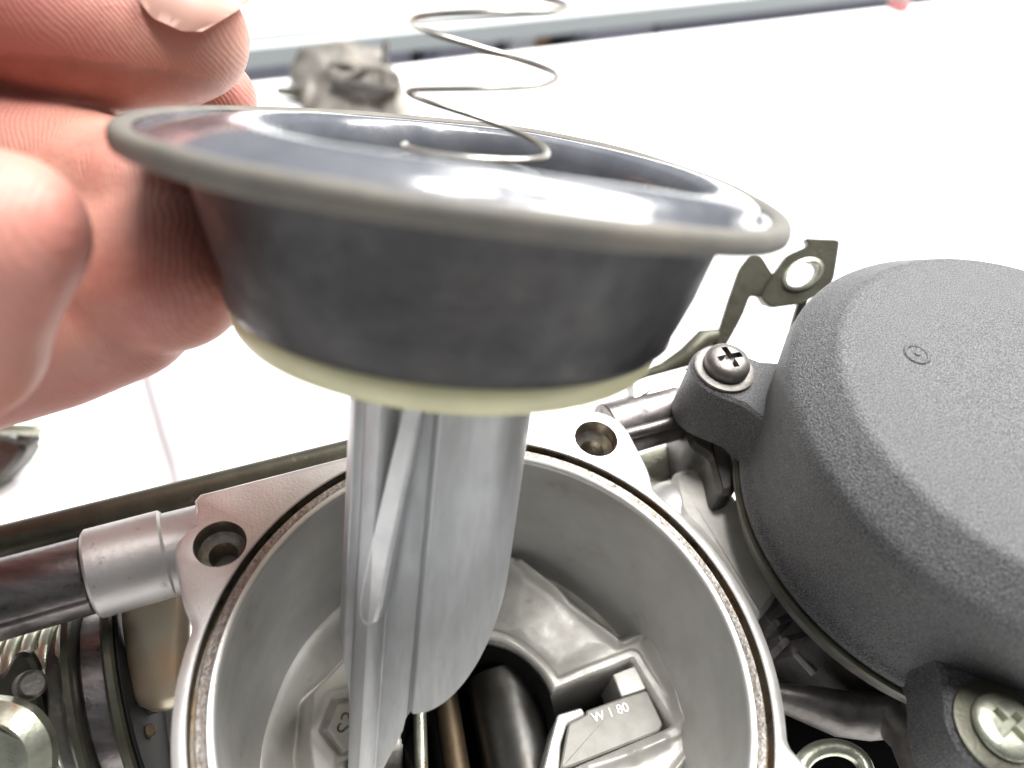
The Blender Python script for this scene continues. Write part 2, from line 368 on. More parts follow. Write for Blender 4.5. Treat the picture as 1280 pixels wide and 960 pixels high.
# throat: inner lip, pitted ledge, groove, wall
bm = bmesh.new(); lathe(bm, [(31.05, -.9), (31.1, -.25), (31.3, -.02), (31.85, -.02), (32.0, -.3)], O0, UP, 160); fin('inner_lip', bm, M['bright'], carb, angle=60)
bm = bmesh.new(); lathe(bm, [(32.0, -.3), (32.15, -.42), (33.1, -.45), (33.25, -.7)], O0, UP, 160); fin('pitted_ledge', bm, M['pitted'], carb)
bm = bmesh.new(); lathe(bm, [(33.25, -.7), (33.3, -2.2), (33.95, -2.2), (34.0, -.2)], O0, UP, 160); fin('seal_groove', bm, M['groove'], carb)
FZ = -35.0
def wallw(r, h, t, k): return r + .25 * noise.noise(Vector((math.cos(t) * 2, math.sin(t) * 2, h * .1))), h
bm = bmesh.new(); lathe(bm, [(31.05, -.9), (31.0, -3), (30.9, -8), (30.6, -14), (30.4, -20), (30.0, -26), (29.4, -31), (28.2, -34), (26.5, FZ + .2), (25, FZ - 1.0)], O0, UP, 160, wob=lambda r, h, t, k: wallw(r, h, t, k) if k > 1 else (r, h)); fin('throat_wall', bm, M['bore'], carb, angle=80)

# throat floor: one casting with the guide opening, the jet slot and the hexagon boss
PH = -24.5
def poly2(l, h=PH): return [(q.x, q.y) for q in (W(a, b, h) for a, b in l)]
def sdf(p, poly):
    d = 1e9; s = 1; n = len(poly); j = n - 1
    for i in range(n):
        ex, ey = poly[j][0] - poly[i][0], poly[j][1] - poly[i][1]; wx, wy = p[0] - poly[i][0], p[1] - poly[i][1]
        q = max(0, min(1, (wx * ex + wy * ey) / (ex * ex + ey * ey))); bx, by = wx - ex * q, wy - ey * q
        d = min(d, bx * bx + by * by)
        c1, c2, c3 = p[1] >= poly[i][1], p[1] < poly[j][1], ex * wy > ey * wx
        if (c1 and c2 and c3) or (not c1 and not c2 and not c3): s = -s
        j = i
    return s * math.sqrt(d)
def seg(p, a, b):
    ex, ey = b[0] - a[0], b[1] - a[1]; t = max(0, min(1, ((p[0] - a[0]) * ex + (p[1] - a[1]) * ey) / (ex * ex + ey * ey)))
    return math.hypot(p[0] - a[0] - ex * t, p[1] - a[1] - ey * t), t
plat = poly2([(384, 925), (390, 866), (440, 812), (520, 760), (590, 715), (640, 700), (690, 735), (735, 775), (772, 806), (800, 796), (822, 800), (842, 850), (860, 915), (862, 940), (835, 975), (820, 1030), (640, 1060), (430, 1030), (392, 975)])
lowp = poly2([(640, 690), (700, 735), (772, 806), (700, 850), (655, 815), (628, 790)])
hc = W(600, 897, PH); HR = 11.4
slot = poly2([(650, 880), (688, 867), (789, 827), (838, 909), (712, 962), (640, 985)])
slotL = poly2([(436, 952), (500, 938), (520, 900), (560, 1000), (440, 1010)])
hx = W(441, 905, PH)
hexp = [(hx.x + 4.1 * math.cos(PI / 3 * k + .25), hx.y + 4.1 * math.sin(PI / 3 * k + .25)) for k in range(6)]
rib = poly2([(808, 805), (832, 850), (850, 905)]); rib2 = poly2([(650, 705), (715, 748), (770, 803)]); rib3 = poly2([(392, 915), (412, 930), (428, 955), (425, 990)])
rib4 = poly2([(735, 962), (790, 945), (828, 928)])
def floor_h(x, y):
    p = (x, y); d = sdf(p, plat); r = math.hypot(x, y)
    z = lerp(PH, FZ, sst(-.4, 2.6, d)) + .25 * noise.noise(Vector((x * .15, y * .15, 3)))
    z += 5.5 * sst(22, 30.0, r) * sst(-1, 2.5, d) + .5 * sst(26, 30, r)
    z -= 1.2 * (1 - sst(-3, .5, sdf(p, lowp))) * .6
    dd, t_ = seg(p, rib[0], rib[1]); d2, _ = seg(p, rib[1], rib[2]); z += 2.1 * math.exp(-(min(dd, d2) / .75) ** 2)
    dd, t_ = seg(p, rib2[0], rib2[1]); d2, _ = seg(p, rib2[1], rib2[2]); z += 1.5 * math.exp(-(min(dd, d2) / .7) ** 2)
    for a, b in zip(rib3, rib3[1:]):
        dd, _ = seg(p, a, b); z += .7 * math.exp(-(dd / .6) ** 2)
    for a, b in zip(rib4, rib4[1:]):
        dd, _ = seg(p, a, b); z += .9 * math.exp(-(dd / .8) ** 2)
    hxd = sdf(p, hexp); z += (PH + .3 - z) * (1 - sst(1.2, 2.2, hxd)); z -= .8 * math.exp(-(hxd / .35) ** 2)
    dc = math.hypot(x - hc.x, y - hc.y) - HR; ds = sdf(p, slot); dl = sdf(p, slotL); dm = min(dc, ds, dl)
    z += (.55 * sst(3.0, 2.2, dm) if dm > 1 and False else 0)
    if dm < 2.0: z += .5 * (1 - sst(1.5, 2.0, dm))
    z -= .5 * (1 - sst(0, .5, dm))
    if dm < 0: z -= 16 * sst(0, .35, -dm)
    return z
bm = bmesh.new(); G = .22; n_ = int(62 / G); vs_ = {}
for i in range(-n_ // 2, n_ // 2 + 1):
    for j in range(-n_ // 2, n_ // 2 + 1):
        x, y = i * G, j * G
        if x * x + y * y < 30.7 ** 2: vs_[i, j] = bm.verts.new((x, y, floor_h(x, y)))
for (i, j), v in vs_.items():
    q = [vs_.get(k) for k in ((i, j), (i + 1, j), (i + 1, j + 1), (i, j + 1))]
    if all(q) and any(p_.co.z > PH - 13 for p_ in q): bm.faces.new(q)
fin('throat_floor', bm, M['cast'], carb, angle=75)
# needle guide: polished inner rods seen down in the opening, whose shade is coloured black
bm = bmesh.new(); lathe(bm, [(HR - .3, PH - 1.0), (HR - .4, PH - 10), (HR - .8, PH - 24)], Vector((hc.x, hc.y, 0)), UP, 64); fin('guide_bore', bm, M['recess_shade'], carb)
bm = bmesh.new(); box(bm, Vector((hc.x, hc.y, PH - 25)), 30, 30, 1, Vector((1, 0, 0)), Vector((0, 1, 0)), UP, .1); fin('guide_bottom', bm, M['recess_shade'], carb)
bm = bmesh.new(); cyl(bm, W(556, 868, PH - 12), W(575, 985, PH - 12), 2.0, 2.0, 24, .2); fin('brass_jet_tube', bm, M['brass'], carb)
bm = bmesh.new(); cyl(bm, W(628, 846, PH - 12), W(658, 985, PH - 12), 6.0, 6.0, 32, .2); fin('throttle_shaft', bm, M['polish'], carb)
bm = bmesh.new(); cyl(bm, W(524, 875, PH - 4), W(527, 985, PH - 4), 1.0, 1.0, 20, .1); fin('jet_needle', bm, M['zinc'], carb)
# insert block with stamped digits
def flat(l, h): return [W(a, b, h) for a, b in l]
bm = bmesh.new(); prism(bm, rpoly(flat([(711, 902), (733, 893), (733, 888), (777, 872), (809, 862), (829, 905), (824, 914), (714, 958), (700, 962)], PH - .3), .5), -UP * 9, .25); fin('jet_block', bm, mat('jet_block_metal', (.40, .39, .365), .6, .3, .4, ((.30, .29, .26), .8), .3, (2, .03)), carb, smooth=False)
bm = bmesh.new(); prism(bm, rpoly(flat([(766, 843), (794, 832), (808, 861), (777, 871)], PH - .2), .3), -UP * 9, .15); fin('block_key', bm, M['cast'], carb)
bm = bmesh.new(); prism(bm, rpoly(flat([(697, 893), (727, 884), (732, 893), (709, 905), (701, 930), (698, 975), (676, 975), (688, 925)], PH + .5), .4), -UP * 9, .25); fin('guide_lip', bm, M['bright'], carb)
def text(body, size, o, ux, uy, uz, depth, name, mt, parent):
    cu = bpy.data.curves.new(name, 'FONT'); cu.body = body; cu.size = size; cu.extrude = depth; cu.align_x = 'CENTER'; cu.align_y = 'CENTER'
    tmp = bpy.data.objects.new('t', cu); col.objects.link(tmp); dg = bpy.context.evaluated_depsgraph_get(); dg.update()
    me = bpy.data.meshes.new_from_object(tmp.evaluated_get(dg)); bpy.data.objects.remove(tmp)
    bm = bmesh.new(); bm.from_mesh(me)
    for v in bm.verts: v.co = o + ux * v.co.x + uy * v.co.y + uz * v.co.z
    return fin(name, bm, mt, parent, smooth=False)
a, b = W(740, 899, PH - .3), W(785, 884, PH - .3); ux = (b - a).normalized(); uy = UP.cross(ux)
text('W 1 80', 1.9, (a + b) / 2, ux, uy, UP, .18, 'stamped_number', M['bright'], carb)
ux = (W(452, 880, PH) - W(437, 925, PH)).normalized()
text('S3', 3.4, Vector((hx.x, hx.y, PH + .3)) - Vector((.6, 0, 0)), ux, UP.cross(ux), UP, .1, 'stamped_mark', M['groove'], carb)
# outer body below the flange
bm = bmesh.new(); lathe(bm, [(34.0, -9), (33.4, -11), (32.6, -14), (32.2, -30), (31, -42), (24, -48), (24, -78)], O0, UP, 96, cap1=True)
fin('body_casting', bm, M['dark'], carb, angle=50)

# rails through both bodies
ra = (H2 - H1).normalized(); rn = Vector((-ra.y, ra.x, 0))
def R_(u, v=0, z=-5.6): return H1 + ra * u + rn * (v + 3.7) + UP * (z + .6)
bm = bmesh.new(); cyl(bm, R_(1.5, -.2, -6.4), R_(-12.5, 0, -5.6), 5.7, 5.3, 48, .1); neck = fin('boss_neck', bm, M['sleeve'], carb)
cb = bmesh.new(); cyl(cb, H1 + UP * 3, H1 - UP * 7.9, 3.2, n=32); cut(neck, cb)
bm = bmesh.new(); cyl(bm, R_(-6.4, 0, -5.6), R_(-15.8, 0, -5.6), 5.75, 5.75, 48, .35); fin('rail_sleeve', bm, M['sleeve'], carb)
rails = thing('mounting_rail', 'oily dark steel rail passing through the aluminium sleeve left of the throat', 'rail', tuple(R_(-60, 0, -11)))
bm = bmesh.new(); cyl(bm, R_(-120), R_(-16.0), 4.95, 4.95, 48, .2); fin('rail_tube', bm, M['pipe'], rails)
bm = bmesh.new()
box(bm, R_(-70, -4.1, -3.9), 108, 1.4, .8, ra, rn, UP, .2); fin('rail_seam', bm, M['pipe'], rails)
bm = bmesh.new(); cyl(bm, R_(58.6, 0, -5.6), R_(72, 0, -5.6), 4.5, 4.5, 48, .2)
tag(fin('rail_stub', bm, M['pipe'], rails), 'short dark length between the two carburettors')
bm = bmesh.new(); cyl(bm, R_(58.8, -3.4, -2.4), R_(69, -3.6, -2.4), .9, .9, 12, .1); fin('rail_bead', bm, M['pipe'], rails)
bm = bmesh.new(); cyl(bm, W(-260, 745, -10), W(470, 560, -10), 2.4, 2.4, 32, .2)
tag(fin('support_bar', bm, M['olive']), 'long dark grey bar running behind the mounting rail', 'bar')
# web that joins the right boss to the next body
bm = bmesh.new(); prism(bm, rpoly(flat([(785, 474), (868, 452), (876, 484), (856, 488), (788, 506)], -1.2), 1.0), -UP * 6, .8); fin('joining_web', bm, M['bright'], carb)

# ================================================================== SECOND CARBURETTOR with the black cap
C2 = Vector((66.1, 27.0, 0))
carb2 = thing('capped_carburettor', 'carburettor with a round textured black plastic cap right of the open one', 'carburettor', (C2.x, C2.y, TZ))
bm = bmesh.new()
lathe(bm, [(29.4, -.3), (30.2, -.1), (30.3, .6), (30.1, 1.2), (29.6, 1.9), (29.5, 3.2), (29.9, 8), (30.7, 14), (31.4, 19.0), (31.35, 20.4), (31.15, 21.2), (30.75, 21.8), (30.2, 22.3), (27.0, 25.3), (26.6, 25.6), (26.1, 25.85), (25.5, 25.97), (12, 26.05), (0.01, 26.05)], C2, UP, 160, cap0=False)
cap = fin('black_cap', bm, M['black'], carb2, angle=60)
tag(cap, 'textured black plastic cap with a bevelled flat top')
dp = W(1146, 443, 26)
bm = bmesh.new(); lathe(bm, [(1.75, 26.06), (1.6, 26.2), (1.35, 26.2), (1.2, 25.6 + .47), (.45, 26.08), (.3, 26.25), (.01, 26.28)], Vector((dp.x, dp.y, 0)), UP, 28); fin('moulding_dimple', bm, M['black'], carb2, angle=30)
# cap ears and screws
ears = [(Vector((32.3, 42.2, 0)), 'dull brown Phillips screw on the black ear above the rail'), (Vector((56.0, -6.8, 0)), 'Phillips screw in the lower ear at the right edge'), (Vector((81, 62.5, 0)), None), (Vector((100.5, 12, 0)), None)]
def phillips(bmh, c, R, h, deep=.9, wid=.62, arm=.62):
    """pan head with a real cross recess, built as a lathe then cut"""
    lathe(bmh, [(R * .96, 0), (R, .25), (R, h * .45), (R * .93, h * .72), (R * .75, h * .92), (R * .5, h), (.01, h * 1.02)], c, UP, 48, cap0=True, cap1=True)
for k, (ec, lab) in enumerate(ears):
    eh = 10.2 if k != 1 else 8.5
    d = (C2 - ec).normalized(); s_ = Vector((-d.y, d.x, 0)); R = 4.9 if k != 1 else 6.0
    pts = [ec + Vector((math.cos(t), math.sin(t), 0)) * R for t in [math.atan2(-d.y, -d.x) + q for q in [x * PI / 14 - PI / 2 for x in range(15)]]]
    pts += [ec + d * 9 + s_ * -(R + 1.4 if True else 0) * -1, ec + d * 9 - s_ * (R + 1.4)] if False else []
    last, first = pts[-1], pts[0]
    pts += [last + d * 4.5, last + d * 9 + (last - ec).normalized() * 2.2, first + d * 9 + (first - ec).normalized() * 2.2, first + d * 4.5]
    base = [p_ + UP * -.6 for p_ in pts]
    bm = bmesh.new(); prism(bm, base, UP * (eh + .6), .5); fin('cap_ear', bm, M['black'], carb2, angle=30)
    if lab:
        bm = bmesh.new(); lathe(bm, [(R * .86, 0), (R * .9, .15), (R * .9, .55), (R * .8, .7), (2.5, .7)], ec + UP * eh, UP, 40)
        ws = fin('washer', bm, M['oldscrew' if k == 0 else 'olive'], carb2, angle=30)
        bm = bmesh.new(); hR = 3.35 if k == 0 else 3.7
        top = ec + UP * (eh + .7)
        phillips(bm, top, hR, 2.3 if k == 0 else 1.2)
        sc = fin('cross_head_screw', bm, M['oldscrew' if k == 0 else 'zinc'], carb2, angle=40); tag(sc, lab)
        ang = .35 if k == 0 else .6
        for q in (0, PI / 2):
            cb = bmesh.new(); u = Vector((math.cos(ang + q), math.sin(ang + q), 0)); v = Vector((-u.y, u.x, 0))
            box(cb, top + UP * (2.6 if k == 0 else 1.4), 3.9 - q * .003, .95, 2.6, u, v, UP, .01)
            cut(sc, cb)
# metal rim under the cap and the body
bm = bmesh.new(); lathe(bm, [(29.0, -.4), (30.5, -.4), (30.75, -.6), (30.75, -1.3), (30.5, -1.5), (28.5, -2.6)], C2, UP, 128); fin('gasket_rim', bm, M['olive'], carb2)
bm = bmesh.new(); lathe(bm, [(29.8, -2.6), (29.4, -4.5), (25.5, -6.5), (25, -30), (24.5, -44), (24, -50), (24, -78)], C2, UP, 96, cap0=True, cap1=True); fin('body_casting', bm, M['dark'], carb2, angle=50)

# castings between the two bodies
def Pz(l, h): return [W(a, b, h) for a, b in l]
bm = bmesh.new(); prism(bm, rpoly(Pz([(840, 590), (870, 580), (905, 600), (935, 640), (960, 690), (975, 740), (950, 775), (915, 720), (880, 670), (850, 640)], -8), 1.5, 4), -UP * 34, .8)
fin('side_casting', bm, M['cast'], carb2, angle=40)
bm = bmesh.new(); lathe(bm, [(5.6, -24), (5.6, -2), (5.3, -.8), (4.4, 1), (2.8, 2.3), (1, 2.8), (.01, 2.85)], W(846, 634, -11), UP, 40); fin('rounded_boss', bm, M['bright'], carb2, angle=60)
bm = bmesh.new(); prism(bm, rpoly(Pz([(785, 570), (850, 548), (880, 560), (888, 600), (870, 606), (850, 585), (835, 600), (800, 600)], -14), 1, 4), -UP * 5, .5); fin('zinc_bracket', bm, M['zinc'], carb2)
bm = bmesh.new(); cyl(bm, W(852, 580, -13), W(858, 603, -13), 1.7, 1.7, 20, .2); fin('hollow_pin', bm, M['dark'], carb2)
bm = bmesh.new(); cyl(bm, W(864, 588, -11.5), W(872, 585, -11.5), 1.0, 1.0, 16, .1); fin('pin_end', bm, M['bright'], carb2)
bm = bmesh.new(); prism(bm, rpoly(Pz([(868, 470), (905, 525), (918, 560), (925, 610), (900, 620), (888, 570), (862, 555), (855, 500)], -3), 1.5, 4), -UP * 12, .8); fin('ear_bracket', bm, M['dark'], carb2)
bm = bmesh.new(); tube(bm, [W(898, 672, -12.6), W(915, 655, -12.6), (W(932, 641, -12.6))], .35, 8); fin('casting_seam', bm, M['dark'], carb2)
# ribbed recess with its shade as a black block, throttle arm and pipe between the bodies, lower right
bm = bmesh.new(); prism(bm, rpoly(Pz([(930, 690), (962, 720), (1010, 790), (1060, 850), (1120, 900), (1180, 990), (960, 1010), (985, 880), (970, 800)], -26), 2, 3), -UP * 20, 1); fin('recess_shade_block', bm, M['recess_shade'], carb2)
for k, ((ax, ay), (bx, by)) in enumerate([((938, 742), (962, 728)), ((950, 765), (978, 748)), ((960, 790), (1000, 772)), ((972, 812), (1024, 798))]):
    bm = bmesh.new(); a, b = W(ax, ay, -13), W(bx, by, -13); box(bm, (a + b) / 2, (b - a).length, 1.1, 7, (b - a).normalized(), UP.cross((b - a).normalized()), UP, .3); fin('cooling_rib', bm, M['pipe'], carb2)
bm = bmesh.new(); tube(bm, [W(930, 712, -16), W(955, 760, -16), W(985, 805, -16), W(1018, 842, -16)], .6, 10); fin('link_wire', bm, M['sleeve'], carb2)
arm = [(985, 868), (1010, 862), (1050, 868), (1085, 862), (1120, 868), (1142, 895), (1152, 925), (1170, 975)]
bm = bmesh.new()
pts = [W(962, 868, -14), W(1010, 880, -14), W(1050, 892, -14), W(1085, 895, -13.5), W(1115, 897, -12), W(1135, 925, -11), W(1148, 960, -11), W(1165, 1010, -12)]
tube(bm, pts, [2.2, 3.4, 4.2, 4.4, 4.2, 3.4, 3.2, 3.2], 20, flat=.7, ref=UP); fin('throttle_arm', bm, M['oldscrew'], carb2)
bm = bmesh.new(); tube(bm, [W(1003 + 38 - 42 * math.cos(t), 968 - 34 * math.sin(t), -12) for t in [PI * k / 16 for k in range(17)]], 1.1, 12); fin('hose_clip_ring', bm, M['zinc'], carb2)
bm = bmesh.new(); cyl(bm, W(1245, 975, -2), W(1262, 958, 3), 4.0, 3.4, 24, .8); fin('idle_screw_head', bm, M['zinc'], carb2)

# ================================================================== zinc bracket behind the cap
BH = 2.0
brk = thing('zinc_bracket', 'olive zinc plated bracket with an open round eye behind the black cap', 'bracket', tuple(W(900, 440, -8)))
ev = W(1003, 343, 4)
# the eye plate faces the camera's left, standing
D = (ev - CP).dot(-EZ)
def plate(l, th, name, mt, dz=0, ch=.25, rr=1.0):
    pts = rpoly([Q(a, b, dz + (q[0] if q else 0)) for a, b, *q in l], rr, 4)
    bm = bmesh.new(); prism(bm, pts, -EZ * th, ch); return fin(name, bm, mt, brk, angle=35)
pl = plate([(1006, 297), (1051, 299), (1043, 350), (1030, 366), (1000, 380), (964, 385), (950, 372), (968, 342), (985, 318), (1012, 306)], 2.2, 'eye_plate', M['olive'])
exx = (EX * .86 + EY * .50).normalized(); eyy = EZ.cross(exx)
cb = bmesh.new()
cc = Q(1003, 343, 0)
loops(cb, [[cc + exx * (3.0 * math.cos(t)) + eyy * (1.75 * math.sin(t)) + EZ * z for t in [2 * PI * k / 32 for k in range(32)]] for z in (-5, 5)])
cut(pl, cb)
bm = bmesh.new()
loops(bm, [[cc + exx * ((3.0 + a) * math.cos(t)) + eyy * ((1.75 + a * .8) * math.sin(t)) + EZ * z for t in [2 * PI * k / 40 for k in range(40)]] for a, z in ((0.02, -2.1), (.02, .3), (.35, .75), (.9, .6), (1.05, 0), (.9, -.2))], False, False)
fin('eye_collar', bm, M['zinc'], brk)
plate([(940, 316), (952, 319), (962, 335), (972, 352), (968, 378), (956, 384), (948, 370), (938, 370), (930, 392), (918, 415), (905, 437), (893, 437), (900, 410), (912, 372), (925, 335)], 1.8, 'bracket_arm', M['olive'], 2.2)
plate([(1000, 372), (1012, 372), (1006, 392), (996, 412), (990, 440), (984, 430), (990, 405)], 1.6, 'rear_strut', M['olive'], 3)
bm = bmesh.new(); tube(bm, [Q(905, 418, 4), Q(880, 424, 3), Q(858, 446, 3), Q(830, 462, 3), Q(795, 474, 3), Q(750, 484, 3)], [1.2, 1.9, 1.9, 1.4, 1.1, 1.0], 14); fin('bracket_foot', bm, M['olive'], brk)

# ================================================================== LEFT LINKAGE: return spring, flanged wheel, tab, lever
ax = (W(190, 800, -26) - W(20, 850, -26)); ax.z = 0; ax.normalize()
link = thing('throttle_linkage', 'throttle linkage with a flanged wheel and coiled return spring below the rail', 'linkage', tuple(W(100, 880, -40)))
sc_ = W(68, 868, -27)
bm = bmesh.new(); pts = []
for k in range(0, 6 * 28 + 1):
    t = 2 * PI * k / 28; y_, z_ = UP, UP.cross(ax)
    pts.append(sc_ + ax * (-7.2 + 12.8 * k / (6 * 28)) + UP * (9.3 * math.cos(t)) + z_ * (9.3 * math.sin(t)))
tube(bm, pts, .95, 10); fin('return_spring', bm, M['zinc'], link, angle=80)
def disc(c, R, th, mt, name, r_in=0):
    bm = bmesh.new(); lathe(bm, [(R * .35, -th / 2), (R - .4, -th / 2), (R, -th / 2 + .35), (R, th / 2 - .35), (R - .4, th / 2), (R * .35, th / 2)], c, ax, 72, cap0=True, cap1=True); return fin(name, bm, mt, link, angle=35)
wc = W(112, 880, -28)
disc(wc + ax * 1.0, 15.6, 1.5, M['olive'], 'wheel_flange')
disc(wc + ax * 3.4, 12.6, 3.2, M['pipe'], 'cable_groove')
disc(wc + ax * 6.0, 15.9, 1.5, M['olive'], 'wheel_flange')
disc(wc + ax * 7.1, 15.3, .5, M['recess_shade'], 'wheel_shade_disc')  # added dark disc, shade on the wheel's side put into its colour
disc(wc + ax * -1.2, 11.5, 2.4, M['dark'], 'wheel_hub')
bm = bmesh.new(); cyl(bm, wc - ax * 40, wc + ax * 24, 4.0, 4.0, 32, .2); fin('throttle_spindle', bm, M['dark'], link)
D = (W(195, 830, -18) - CP).dot(-EZ)
def lplate(l, th, name, mt, dz=0, ch=.25, rr=1.0, par=None):
    pts = rpoly([Q(a, b, dz) for a, b in l], rr, 5); bm = bmesh.new(); prism(bm, pts, -EZ * th, ch); return fin(name, bm, mt, par or link, angle=35)
bm = bmesh.new(); tube(bm, [Q(194, 735), Q(196, 780), Q(198, 830), Q(200, 862), Q(200, 878), Q(200, 887)], [4.6, 4.5, 4.0, 3.7, 3.1, 1.3], 24, flat=.55, ref=EX); fin('zinc_tab', bm, mat('tarnished_zinc', (.60, .53, .40), .36, .6, .5, ((.62, .38, .22), .8), .12, (1.5, .03), dirt=((.10, .08, .06), .9, .64, .7)), link, angle=60)
lplate([(-40, 840), (0, 850), (16, 818), (32, 815), (44, 832), (54, 900), (58, 935), (30, 960), (-40, 970)], 1.8, 'lever_plate', M['olive'], -6, .5, 3)
bm = bmesh.new(); cyl(bm, Q(36, 857, -6), Q(41, 855, -9.5), 1.9, 1.7, 24, .4); fin('lever_pin', bm, M['oldscrew'], link)
lplate([(-40, 880), (0, 884), (28, 896), (46, 918), (54, 940), (54, 990), (-40, 1000)], 5, 'lever_end', M['zinc'], -14, 1.8, 7)
bm = bmesh.new(); tube(bm, [Q(60, 962, 2), Q(90, 945, 2), Q(116, 935, 2)], [2.2, 1.8, 1.5], 12); fin('rod_end', bm, M['cast'], link)
bm = bmesh.new(); cyl(bm, Q(178, 925, 3), Q(188, 912, 1), .9, .9, 12, .2); fin('brass_pin', bm, M['brass'], link)
bm = bmesh.new(); cyl(bm, Q(160, 945, 3), Q(178, 925, 3), 1.7, 1.5, 14, .2); fin('pin_collar', bm, M['olive'], link)
bm = bmesh.new(); prism(bm, rpoly(Pz([(55, 905), (120, 890), (168, 800), (215, 795), (228, 900), (225, 1010), (20, 1010)], -42), 2, 3), -UP * 20, 1); fin('gap_shade_block', bm, M['dark'], link)  # added near-black block standing in for the shaded gap

# ================================================================== VACUUM SLIDE held above the throat
AX = (EX * .118 + EY * .914 + EZ * .388).normalized()          # axis, pointing up out of the throat
DC = C3(-4.8, 23.0, -80.5)
ux_, uy_, _ = frame(AX, EX)                                     # ux to the right of the picture, uy away from the camera
slide = thing('vacuum_slide', 'carburettor vacuum slide with a wide black rubber diaphragm, held tilted over the throat', 'carburettor slide', tuple(DC))
def SP(u, v, s): return DC + ux_ * u + uy_ * v + AX * s
def bend(t):
    """droop of the rubber rim round its circumference, t = 0 at the right, pi/2 at the back"""
    c_ = math.cos(t)
    return -2.3 * max(0, c_) ** 2 - .2 * max(0, -c_) ** 2 + .35 * math.sin(2 * t + .5) + .9 * max(0, -math.sin(t)) ** 2
def wob(k0):
    def f(r, h, t, k):
        q = sst(20, 31, r); return r * (1 + .012 * q * math.sin(3 * t + 1)), h + bend(t) * q + .12 * q * noise.noise(Vector((math.cos(t) * 3, math.sin(t) * 3, 0)))
    return f
NB = 192
def wobm(r, h, t, k):
    # the soft roll stands higher on the side nearest the camera (t = -pi/2) and lies flatter at the back
    a = .5 - .5 * math.sin(t); f = .30 + 1.15 * a ** 1.3
    if h > .2: h = .2 + (h - .2) * f + .25 * noise.noise(Vector((math.cos(t) * 2.2, math.sin(t) * 2.2, r * .2)))
    c_ = math.cos(t); q = sst(29.6, 27.5, r) if r < 29.6 else 0
    r += q * (1.6 * c_ * c_ if c_ > 0 else -3.6 * c_ * c_)
    return wob(0)(r, h, t, k)
bm = bmesh.new(); lathe(bm, [(30.6, .4), (31.0, .7), (31.8, .78), (32.3, .6), (32.55, .2), (32.62, -.5), (32.45, -1.05), (32.1, -1.3), (31.0, -1.35), (30.0, -1.0)], DC, AX, NB, ref=ux_, wob=wob(0)); fin('sealing_bead', bm, M['rubedge'], slide, angle=80)
prof = [(30.7, .38), (30.3, .1), (29.9, 0), (29.5, .15), (28.8, .8), (28.0, 1.35), (27.0, 1.75), (26.0, 1.85), (25.2, 1.6), (24.4, 1.0), (23.8, 0), (23.3, -2.0), (23.0, -5), (22.6, -9), (22.2, -15)]
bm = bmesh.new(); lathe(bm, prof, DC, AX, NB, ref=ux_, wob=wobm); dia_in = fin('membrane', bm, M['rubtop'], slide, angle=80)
prof2 = [(31.0, -.95), (30.0, -.9), (28.6, -1.0), (27.7, -1.5), (27.0, -3.0), (26.4, -5), (25.4, -8.5), (24.3, -12), (23.5, -14.6), (22.9, -15.6), (22.3, -15.9)]
def wob2(r, h, t, k):
    hh = h; r, h = wob(0)(r, h, t, k); q = sst(-16, -8, h) * (1 - sst(-3, -1, h)); r -= 2.4 * max(0, -math.cos(t + .25)) ** 3 * sst(-15.5, -10, hh) * (1 - sst(-2.2, -.8, hh))
    return r + q * .45 * math.sin(4 * t + 2 * h * .1) + .3 * q * noise.noise(Vector((math.cos(t) * 1.5, math.sin(t) * 1.5, h * .1))), h
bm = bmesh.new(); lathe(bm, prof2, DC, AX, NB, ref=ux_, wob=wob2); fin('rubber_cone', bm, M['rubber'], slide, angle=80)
bm = bmesh.new(); lathe(bm, [(21.5, -14.9), (22.3, -15.2), (22.6, -15.7), (22.65, -16.6), (22.4, -17.7), (21.9, -18.4), (21.2, -18.7), (10, -18.7)], DC, AX, NB, ref=ux_); fin('retaining_ring', bm, M['ring'], slide, angle=60)
bm = bmesh.new(); lathe(bm, [(22.2, -14.6), (13, -14.6), (12.2, -14), (9.0, -2.1), (8.6, -1.5), (8.0, -1.0), (6.6, -.95), (6.2, -1.6), (5.5, -6), (.01, -6)], DC, AX, 96, ref=ux_); fin('spring_seat', bm, M['rubber'], slide, angle=40)
# slide body: stepped round section whose lower end is scalloped on the right and leaves a tongue on the left
SR = 10.3
def sect(t):
    """radius in direction t: ribs and the step lines on the camera side (t = -pi/2 faces the camera)"""
    d = math.degrees(t) % 360; r = SR
    def bump(c, w_, a, e=2.0):
        q = abs((d - c + 180) % 360 - 180); return a * (1 - sst(w_ / 2 - e / 2, w_ / 2 + e / 2, q))
    r -= bump(270 - 14, 26, 1.5, 3)          # shallow flat left of the middle
    r -= bump(270 - 0, 3, .6, 2)             # thin line
    r += bump(270 - 36, 13, .7, 3)           # proud rib
    r -= bump(270 - 52, 16, .9, 4)
    r -= bump(90, 40, 1.5, 4)
    return r
def send(u):
    """where the lower end is, in mm below the rim, for a lateral position u = -1..1"""
    x = u
    if x > .02:
        q = (x - .02) / .98; return 64 - 14 * (1 - math.sqrt(max(0, 1 - q * q))) - 2.5 * q * q
    if x > -.06: return 64 + (0.02 - x) / .08 * 3
    if x > -.52: return 68 + (-.06 - x) / .46 * 14
    if x > -.78: return 82
    return 82 - sst(0, .12, -.78 - x) * 22
bm = bmesh.new(); NS = 360; rows = 60; vv = []
for j in range(rows + 1):
    f = j / rows; rw = []
    for i in range(NS):
        t = 2 * PI * i / NS; u = math.cos(t); r = sect(t); s0, s1 = 17.5, send(max(-1, min(1, u)))
        s = lerp(s0, s1, f); rr = r * (1 - .004 * f)
        rw.append(SP(rr * math.cos(t), rr * math.sin(t), -s))
    vv.append(rw)
vr = loops(bm, vv, False, False)
